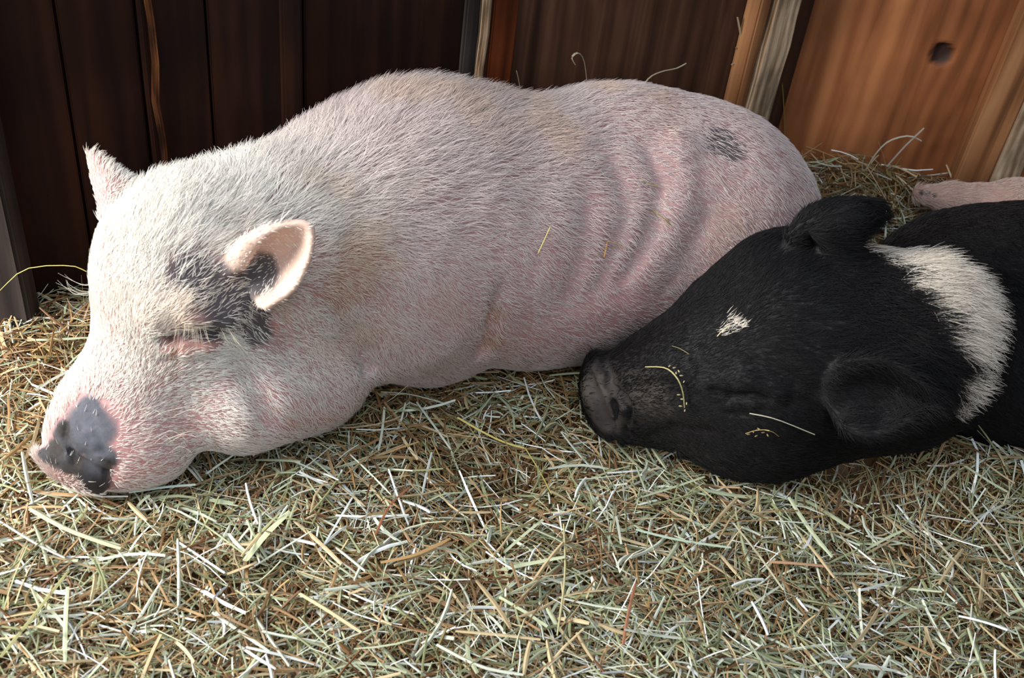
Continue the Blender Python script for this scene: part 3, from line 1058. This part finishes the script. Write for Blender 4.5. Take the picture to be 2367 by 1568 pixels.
def wall_dist(x, y):
    """distance in front of the two back walls"""
    a = -(-(x - FRAME_A[0][0]) * math.sin(FRAME_A[1]) + (y - FRAME_A[0][1]) * math.cos(FRAME_A[1]))
    b = -(-(x - FRAME_B[0][0]) * math.sin(FRAME_B[1]) + (y - FRAME_B[0][1]) * math.cos(FRAME_B[1]))
    return np.minimum(a, b)


def bed_h(x, y):
    x = np.asarray(x, float); y = np.asarray(y, float)
    P = np.stack([x * 4, y * 4, np.zeros_like(x)], -1)
    z = 0.026 * fbm(P, 3) + 0.007 * fbm(P * 5 + 2, 2)
    z = z + 0.09 * smooth01(y, 1.50, 1.80) * smooth01(x, 0.25, 0.55)            # heap along the wall
    z = z + 0.065 * np.exp(-((y - 1.075) / 0.06) ** 2) * smooth01(x, 0.35, 0.45) + 0.05 * np.exp(-((y - 1.10) / 0.07) ** 2) * smooth01(x, 0.62, 0.8)  # pushed up before the black pig
    h = PZ(1190, 1080, 0)
    z = z - 0.035 * np.exp(-(((x - h[0]) / 0.05) ** 2 + ((y - h[1]) / 0.05) ** 2))
    z = z + 0.02 * np.exp(-(((x + 0.55) / 0.15) ** 2 + ((y - 1.1) / 0.15) ** 2))
    return z


def stalk_mesh_arrays(paths, width, thick, roll):
    """paths (n,K,3): closed three- sided stems, flat when thick << width"""
    n, K, _ = paths.shape
    tan = np.gradient(paths, axis=1)
    tan /= np.maximum(np.linalg.norm(tan, axis=2), 1e-9)[..., None]
    up = np.zeros_like(tan); up[..., 2] = 1
    s = np.cross(tan, up); bad = np.linalg.norm(s, axis=2) < 0.1
    s[bad] = [1, 0, 0]
    s /= np.linalg.norm(s, axis=2)[..., None]
    u = np.cross(s, tan)
    c, sn = np.cos(roll)[:, None, None], np.sin(roll)[:, None, None]
    s2 = s * c + u * sn; u2 = u * c - s * sn
    w = width[:, None, None] / 2; t = thick[:, None, None] / 2
    tp = np.ones((1, K, 1)); tp[0, 0] = 0.8; tp[0, -1] = 0.65
    ring = np.stack([paths + s2 * w * tp - u2 * t * 0.4, paths + u2 * t, paths - s2 * w * tp - u2 * t * 0.4, paths - u2 * t], 2)   # n,K,4,3
    V = ring.reshape(-1, 3)
    base = (np.arange(n) * K * 4)[:, None, None]
    k = (np.arange(K - 1) * 4)[None, :, None]
    j = np.arange(4)[None, None, :]; j2 = (j + 1) % 4
    q = np.stack([base + k + j, base + k + j2, base + k + 4 + j2, base + k + 4 + j], -1).reshape(-1, 4)
    ends = np.stack([np.concatenate([base[:, 0, 0:1] + np.array([[3, 2, 1, 0]])]), base[:, 0, 0:1] + (K - 1) * 4 + np.array([[0, 1, 2, 3]])], 1).reshape(-1, 4)
    return V, np.concatenate([q, ends])


HAYC = [((206, 210, 190), 0.16), ((176, 182, 148), 0.21), ((146, 150, 108), 0.18), ((196, 174, 134), 0.16), ((160, 128, 90), 0.14), ((112, 78, 48), 0.08), ((236, 238, 232), 0.07)]
BROWN = [((146, 112, 70), 0.3), ((108, 72, 42), 0.25), ((166, 134, 88), 0.25), ((122, 110, 68), 0.2)]


def hay_colors(xy, rg, brownness):
    pal = np.array([lin(*c) for c, _ in HAYC]); pw = np.array([w for _, w in HAYC])
    bal = np.array([lin(*c) for c, _ in BROWN]); bw = np.array([w for _, w in BROWN])
    a = pal[rg.choice(len(pal), len(xy), p=pw / pw.sum())]; b = bal[rg.choice(len(bal), len(xy), p=bw / bw.sum())]
    m = rg.random(len(xy)) < brownness
    C = np.where(m[:, None], b, a)
    return C * rg.uniform(0.68, 1.18, len(xy))[:, None]


def brown_at(x, y):
    """older, trampled hay between the pigs and in the hollow, paler fresh hay in front"""
    px, _ = project(np.stack([x, y, np.zeros_like(x)], -1))
    h1 = PZ(1180, 1060, 0); h2 = PZ(1000, 960, 0); h3 = PZ(1240, 870, 0); h4 = PZ(1950, 430, 0); h5 = PZ(100, 830, 0); h6 = PZ(800, 1230, 0)
    b = 0.12 + 0 * x
    for h, r, a in ((h1, .09, .7), (h2, .12, .5), (h3, .10, .45), (h4, .25, .55), (h5, .15, .45), (h6, .08, .35)):
        b = np.maximum(b, a * np.exp(-((x - h[0]) ** 2 + (y - h[1]) ** 2) / r ** 2))
    b = b + 0.25 * smooth01(fbm(np.stack([x * 7, y * 7, 0 * x + 3], -1), 2), 0.0, 0.6)
    return np.clip(b, 0, 0.9)


def rand_stalks(n, rg, lo, hi, lay, tilt, region=None):
    """n random stalks as (n,4,3) paths lying in the bed"""
    # spread evenly over the ground in view, a little past its edges
    y = 0.50 + 1.36 * rg.random(n) ** 0.9
    hw = 0.40 + 0.36 * y
    x = (rg.random(n) * 2 - 1) * hw + 0.05 * y - 0.02
    if region is not None:
        x, y = region(rg, n)
    az = rg.random(n) * 2 * math.pi
    L = lo + (hi - lo) * rg.random(n) ** 1.6
    tl = rg.normal(0, tilt, n)
    z0 = rg.uniform(lay[0], lay[1], n)
    s = np.linspace(-0.5, 0.5, 4)
    bend = rg.normal(0, 0.055, n) * L
    dx, dy = np.cos(az), np.sin(az)
    X = x[:, None] + dx[:, None] * s * L[:, None] - dy[:, None] * bend[:, None] * (4 * s * s - 0.5)
    Yy = y[:, None] + dy[:, None] * s * L[:, None] + dx[:, None] * bend[:, None] * (4 * s * s - 0.5)
    Z = bed_h(x, y)[:, None] * 0.35 + bed_h(X, Yy) * 0.65 + z0[:, None] + np.sin(tl)[:, None] * s * L[:, None] - (rg.uniform(0, 0.12, n) * L)[:, None] * (s * s)
    return np.stack([X, Yy, Z], -1)


BODIES = PALE, DARK


def clear_of_pigs(paths, margin=0.001):
    P = paths.reshape(-1, 3)
    ok = np.ones(len(P), bool)
    for B in BODIES:
        lo = np.array([-0.62, 0.68]) if B is PALE else np.array([0.05, 0.80])
        hi = np.array([0.5, 1.68]) if B is PALE else np.array([1.3, 1.95])
        m = (P[:, 0] > lo[0]) & (P[:, 0] < hi[0]) & (P[:, 1] > lo[1]) & (P[:, 1] < hi[1])
        i = np.nonzero(m)[0]
        ok[i] &= block_sdf(B, P[i]) > margin
    return ok.reshape(paths.shape[:2]).all(1)


hay_mat = attr_mat('hay_stem', 'col', 0.55, None, 0.35)
hay_mat.use_backface_culling = False

# mound under the stalks
gx = np.linspace(-1.15, 1.35, 165); gy = np.linspace(0.42, 1.88, 100)
GX, GY = np.meshgrid(gx, gy)
GZ = bed_h(GX, GY) - 0.022
for _ in range(8):            # pressed down under the sleeping pigs
    for B in (PALE, DARK):
        m = (GX > -0.65) & (GX < 1.3) & (GY > 0.65) & (GY < 1.95)
        dB = block_sdf(B, np.stack([GX[m], GY[m], GZ[m]], -1))
        GZ[m] -= np.clip(0.004 - dB, 0, 0.03)
GZ = np.where(wall_dist(GX, GY) < -0.012, -0.098, np.maximum(GZ, -0.098))
MV = np.stack([GX, GY, GZ], -1).reshape(-1, 3)
ij = np.arange(100 * 165).reshape(100, 165)
MF = np.stack([ij[:-1, :-1], ij[:-1, 1:], ij[1:, 1:], ij[1:, :-1]], -1).reshape(-1, 4)
MC = np.tile(lin(92, 66, 38), (len(MV), 1)) * (1 + 0.5 * fbm(MV * 120, 3))[:, None]

MF = MF[(wall_dist(MV[MF][..., 0], MV[MF][..., 1]) > 0.02).all(1)]
MF = MF[:, ::1]
VV, FF, CCs = [MV], [MF], [np.clip(MC, 0.005, 1)]
off = len(MV)
rh = np.random.default_rng(21)
for (n, lo, hi, lay, tilt, wmin, wmax, bz) in ((30000, 0.02, 0.07, (-0.024, -0.004), 0.14, 0.0009, 0.0026, 0.40), (36000, 0.015, 0.08, (-0.008, 0.008), 0.18, 0.0008, 0.0027, 0.05), (11000, 0.02, 0.09, (0.002, 0.014), 0.26, 0.0008, 0.0036, -0.12), (1500, 0.03, 0.07, (0.004, 0.02), 0.7, 0.0007, 0.0016, 0.0)):
    P = rand_stalks(n, rh, lo, hi, lay, tilt)
    P = P[clear_of_pigs(P) & (wall_dist(P[..., 0], P[..., 1]).min(1) > 0.010)]
    n = len(P)
    w = rh.uniform(wmin, wmax, n) * np.where(rh.random(n) < 0.12, 1.5, 1.0)
    t = w * np.where(rh.random(n) < 0.6, 0.22, 0.9)
    v, f = stalk_mesh_arrays(P, w, t, rh.normal(0, 0.5, n))
    c = hay_colors(P[:, 0, :2], rh, np.clip(brown_at(P[:, 1, 0], P[:, 1, 1]) + bz, 0, 1))
    VV.append(v); FF.append(f + off); CCs.append(np.repeat(c, 16, axis=0)); off += len(v)
me = np_mesh('hay_bed', np.concatenate(VV), np.concatenate(FF), smooth=False)
color_attr(me, 'col', np.clip(np.concatenate(CCs), 0, 1))
bed = link('hay_bed', me, hay_mat)
tag(bed, 'thick bed of short chopped hay covering the stall floor', 'hay', kind='stuff')


def stalk_obj(name, pts, width, col, thick=None, roll=0.2, K=8):
    A = up_grid([[p, p] for p in np.asarray(pts, float)], K, 2)[:, 0]
    A = A[None]; w = np.array([width]); t = np.array([thick or width * 0.35])
    org = A[0].mean(0)
    v, f = stalk_mesh_arrays(A - org, w, t, np.array([roll]))
    me = np_mesh(name, v, f, smooth=False)
    color_attr(me, 'col', np.tile(col, (len(v), 1)))
    o = link(name, me, hay_mat); o.location = org
    return o


def on_hay(x, y, lift=0.016):
    p = PZ(x, y, 0.0)
    for _ in range(6):
        p = PZ(x, y, float(bed_h(p[0], p[1])) + lift)
    return p


def on_body(B, x, y, lift=0.004):
    p = hit(B, x, y)
    return p + VIEW * lift


# single stalks that stand out, each where it lies
GROUND = [
    ([(1058, 965), (1110, 995), (1160, 1020), (1212, 1036)], 9, (216, 196, 112), 'broad yellow hay stalk lying in the hollow between the two pigs'),
    ([(1214, 1036), (1245, 1085), (1275, 1142)], 4, (196, 186, 104), 'thin bent yellow stalk hanging from the broad yellow one into the hollow'),
    ([(298, 1138), (380, 1126), (452, 1120)], 11, (198, 212, 196), 'flat pale green blade just under the chin of the pale pig'),
    ([(606, 1012), (630, 1004), (668, 1006), (700, 1018)], 7, (226, 226, 220), 'white arched blade under the jowl of the pale pig'),
    ([(566, 1296), (610, 1240), (668, 1182)], 18, (206, 210, 168), 'wide pale green stem standing out in the hay below the snout end'),
    ([(0, 1520), (80, 1420), (158, 1320)], 11, (146, 144, 98), 'long yellow-green stem in the lower left corner'),
    ([(1303, 1212), (1306, 1330), (1288, 1470)], 5, (198, 190, 140), 'long thin upright-pointing straw in the middle foreground'),
    ([(868, 1236), (900, 1170), (948, 1125)], 7, (140, 92, 64), 'reddish brown stem in the brown patch below the jowl'),
    ([(1440, 1492), (1452, 1420), (1470, 1345)], 8, (150, 104, 78), 'reddish brown stem in the lower middle foreground'),
    ([(2168, 1108), (2250, 1190), (2335, 1295)], 9, (214, 196, 168), 'long pinkish straw below the neck of the black pig'),
    ([(2118, 1200), (2220, 1310), (2335, 1425)], 8, (206, 192, 160), 'long straw lying parallel below the pinkish straw at right'),
    ([(1696, 1210), (1752, 1280), (1812, 1365)], 8, (200, 190, 158), 'straight pale straw below the chin of the black pig'),
    ([(690, 1370), (760, 1412), (836, 1462)], 13, (210, 192, 150), 'thick tan straw in the foreground below the reddish stem'),
    ([(880, 906), (950, 912), (1040, 936)], 6, (206, 200, 176), 'thin pale straw at the elbow of the pale pig'),
    ([(70, 1176), (160, 1225), (280, 1268)], 16, (182, 186, 150), 'wide green blade in front of the snout of the pale pig'),
    ([(1470, 1224), (1570, 1248), (1690, 1266)], 11, (180, 196, 170), 'flat grey-green blade in the middle right foreground'),
    ([(880, 1300), (960, 1282), (1040, 1245)], 12, (176, 140, 92), 'curved brown blade in the middle of the foreground'),
    ([(1776, 1298), (1850, 1303), (1920, 1310)], 12, (196, 152, 116), 'flat pinkish brown blade in the right foreground'),
    ([(1010, 1490), (1110, 1540), (1210, 1560)], 12, (204, 206, 186), 'pale stem at the bottom edge in the middle'),
    ([(0, 1205), (80, 1255), (150, 1290)], 7, (212, 206, 190), 'long pale curved straw at the left edge of the hay'),
]
for pts, wpx, c, lab in GROUND:
    P3 = [on_hay(x, y, 0.021) for x, y in pts]
    o = stalk_obj('hay_stalk', P3, px_r(wpx, P3[0]), lin(*c), roll=0.3)
    tag(o, lab, 'hay stalk')
BODYST = [
    (PALE, [(1395, 595), (1404, 560)], 4, (196, 150, 96), None), (PALE, [(1404, 560), (1440, 572)], 4, (214, 160, 84), 'bent orange straw stuck on the flank of the pale pig'),
    (PALE, [(1508, 488), (1532, 505), (1556, 528)], 5, (168, 158, 70), 'yellow-green bit of hay on the flank fold of the pale pig'),
    (PALE, [(1272, 525), (1258, 556), (1243, 588)], 3, (206, 190, 120), 'thin pale straw on the side of the pale pig'),
    (PALE, [(1700, 518), (1722, 538), (1740, 560)], 3, (210, 180, 110), 'thin yellow straw low on the ham of the pale pig'),
    (PALE, [(1478, 412), (1502, 428), (1524, 432)], 4, (200, 170, 96), 'small straw bit high on the flank of the pale pig'),
    (DARK, [(1730, 955), (1790, 968), (1880, 1004)], 6, (196, 186, 160), 'thin dry twig lying on the jaw of the black pig'),
    (DARK, [(1655, 778), (1668, 764), (1684, 752)], 3, (210, 196, 150), 'tiny straw bit beside the white blaze of the black pig'),
    (DARK, [(1552, 800), (1570, 806), (1590, 818)], 3, (170, 160, 110), 'tiny straw bit on the nose bridge of the black pig'),
]
for B, pts, wpx, c, lab in BODYST:
    if lab is None: continue
    if len(pts) == 2: pts = [(1395, 595), (1400, 574), (1406, 558), (1440, 572)]
    P3 = [on_body(B, x, y, 0.006) for x, y in pts]
    o = stalk_obj('hay_stalk', P3, px_r(wpx, P3[0]), lin(*c), roll=0.3)
    tag(o, lab, 'hay stalk')

# grass seed head lying across the cheek of the black pig: stem and seeds
P3 = [on_body(DARK, x, y, 0.008) for x, y in [(1490, 848), (1535, 850), (1562, 872), (1576, 905), (1580, 942)]]
o = stalk_obj('grass_seed_head', P3, px_r(6, P3[0]), lin(206, 192, 130), K=14)
tag(o, 'dry grass seed head lying across the cheek of the black pig', 'grass')
org = Vector(o.location)


def seeds(parent, pts, col, size=0.0032):
    vs, fs, n = [], [], 0
    bm = bmesh.new()
    for p in pts:
        bmesh.ops.create_icosphere(bm, subdivisions=1, radius=size / 2, matrix=Matrix.Translation(Vector(p) - parent.location) @ Matrix.Rotation(random.random() * 3, 4, 'Z') @ Matrix.Diagonal((1.6, 0.6, 0.6, 1)))
    me = bpy.data.meshes.new('seeds'); bm.to_mesh(me); bm.free()
    color_attr(me, 'col', np.tile(col, (len(me.vertices), 1)))
    return link('seeds', me, hay_mat, parent)


seeds(o, [on_body(DARK, x, y, 0.010) for x, y in [(1545, 846), (1556, 850), (1566, 858), (1572, 868), (1560, 862), (1578, 882), (1574, 922), (1584, 932), (1570, 938), (1580, 948), (1566, 912)]], lin(186, 172, 132))
P3 = [on_body(DARK, 1722, 1002, 0.004), on_body(DARK, 1750, 992, 0.014), on_body(DARK, 1785, 1000, 0.016), on_hay(1840, 1050, 0.02)]
o = stalk_obj('grass_seed_head', P3, px_r(5, P3[0]), lin(186, 160, 104), K=12)
tag(o, 'brown grass seed head sticking out of the hay against the jaw of the black pig', 'grass')
seeds(o, [on_body(DARK, x, y, 0.014) for x, y in [(1724, 1002), (1736, 996), (1748, 990), (1758, 998), (1742, 1006), (1768, 1004)]], lin(150, 124, 90))

# long green stem arching past the forehead of the pale pig
fh = hit(PALE, 215, 640)
P3 = [PZ(-160, 860, 0.012), PZ(-60, 735, 0.09), PZ(0, 672, 0.14), PZ(60, 622, 0.17), PZ(160, 614, 0.175), PZ(200, 628, 0.17)]
o = stalk_obj('hay_stalk', P3, 0.0022, lin(176, 164, 92), K=14)
tag(o, 'long thin green stem arching up to the forehead of the pale pig', 'hay stalk')


def wall_pt(x, y, off, fr):
    l = wall_x(x, y, -off, fr, True); c, s = math.cos(fr[1]), math.sin(fr[1])
    return np.array([fr[0][0] + c * l[0] - s * l[1], fr[0][1] + s * l[0] + c * l[1], l[2]])


for pts, lab, w in (([(1365, 260), (1357, 190), (1350, 140), (1336, 122), (1322, 132), (1330, 150)], 'curled dry stalk standing against the wall behind the back of the pale pig', 6),
                    ([(1470, 220), (1500, 180), (1530, 165), (1562, 158), (1586, 146)], 'bent dry stalk against the wall above the hip of the pale pig', 6),
                    ([(1204, 230), (1200, 190), (1194, 164)], 'short stub of stalk against the wall right of the wall stud', 6)):
    P3 = [wall_pt(x, y, 0.05, FRAME_A) for x, y in pts]
    o = stalk_obj('hay_stalk', P3, px_r(w, P3[0]), lin(150, 140, 116), K=14)
    tag(o, lab, 'hay stalk')
for pts, lab, w, c in (([(2005, 388), (2030, 430), (2068, 498)], 'straight pale straw leaning in the heap behind the ears of the black pig', 9, (206, 184, 150)),
                       ([(1815, 330), (1812, 250), (1806, 160)], 'tall thin green stalk standing in the dark corner beside the rough post', 6, (130, 112, 50)),
                       ([(2050, 385), (2092, 338), (2136, 296)], 'thick pale stalk sticking up from the heap against the wall', 10, (170, 160, 150)),
                       ([(2002, 392), (2025, 355), (2055, 326), (2100, 314), (2130, 326)], 'arched pale blade on top of the heap against the wall', 9, (180, 180, 160)),
                       ([(1705, 40), (1712, 80), (1716, 120)], 'pale straw caught between the wall and the rough post', 7, (160, 140, 110)),
                       ([(1700, 110), (1714, 128), (1690, 150)], 'tangled wisp of straw caught beside the rough post', 5, (140, 118, 90))):
    off = 0.18 if max(q[1] for q in pts) > 450 else (0.05 if pts[0][0] > 1900 else 0.015)
    P3 = [wall_pt(x, y, off, FRAME_A if x < 1800 else FRAME_B) for x, y in pts]
    o = stalk_obj('hay_stalk', P3, px_r(w, P3[0]), lin(*c), K=12)
    tag(o, lab, 'hay stalk')

# loose stalks on top of the bed: every one an object, from a few shapes
protos = []
rl = np.random.default_rng(77)
for i in range(36):
    L = rl.uniform(0.035, 0.10)
    b = rl.normal(0, 0.035) * L; kz = rl.normal(0, 0.02) * L
    P3 = [(-L / 2, 0, 0), (-L / 6, b, kz), (L / 6, b * 0.9, kz), (L / 2, 0, 0)]
    w = 0.0013 + 0.0042 * rl.random() ** 1.8
    c = lin(*HAYC[rl.choice([0, 0, 1, 1, 3, 3, 6, 2, 4])][0]) * rl.uniform(0.85, 1.12)
    o = stalk_obj('loose_hay_stalk', P3, w, np.clip(c, 0, 1), roll=rl.normal(0, 0.5), thick=w * rl.choice([0.25, 0.8]), K=5)
    protos.append(o)
cnt, tries = 0, 0
while cnt < 262 and tries < 5000:
    tries += 1
    if rl.random() < 0.75:
        px, py = rl.uniform(0, 2367), 930 + 640 * rl.random() ** 0.75
    else:
        px, py = rl.uniform(0, 2367), rl.uniform(820, 1150)
    p = on_hay(px, py, rl.uniform(0.012, 0.018))
    o = protos[cnt % len(protos)]
    rot = (rl.normal(0, 0.2), rl.normal(0, 0.17), rl.uniform(0, 6.28))
    Mr = np.array(Matrix.Rotation(rot[2], 3, 'Z') @ Matrix.Rotation(rot[1], 3, 'Y') @ Matrix.Rotation(rot[0], 3, 'X'))
    n_v = len(o.data.vertices); co = np.empty(n_v * 3, np.float32); o.data.vertices.foreach_get('co', co)
    Pw = co.reshape(-1, 3) @ Mr.T + p
    if not clear_of_pigs(Pw[None], 0.002)[0]: continue
    if cnt >= len(protos):
        o = o.copy(); COL.objects.link(o)
    o.location = p; o.rotation_euler = rot
    tag(o, 'loose dry stalk a few centimetres long lying on top of the hay bed', 'hay stalk', 'loose stalks on top of the hay bed')
    cnt += 1
#END
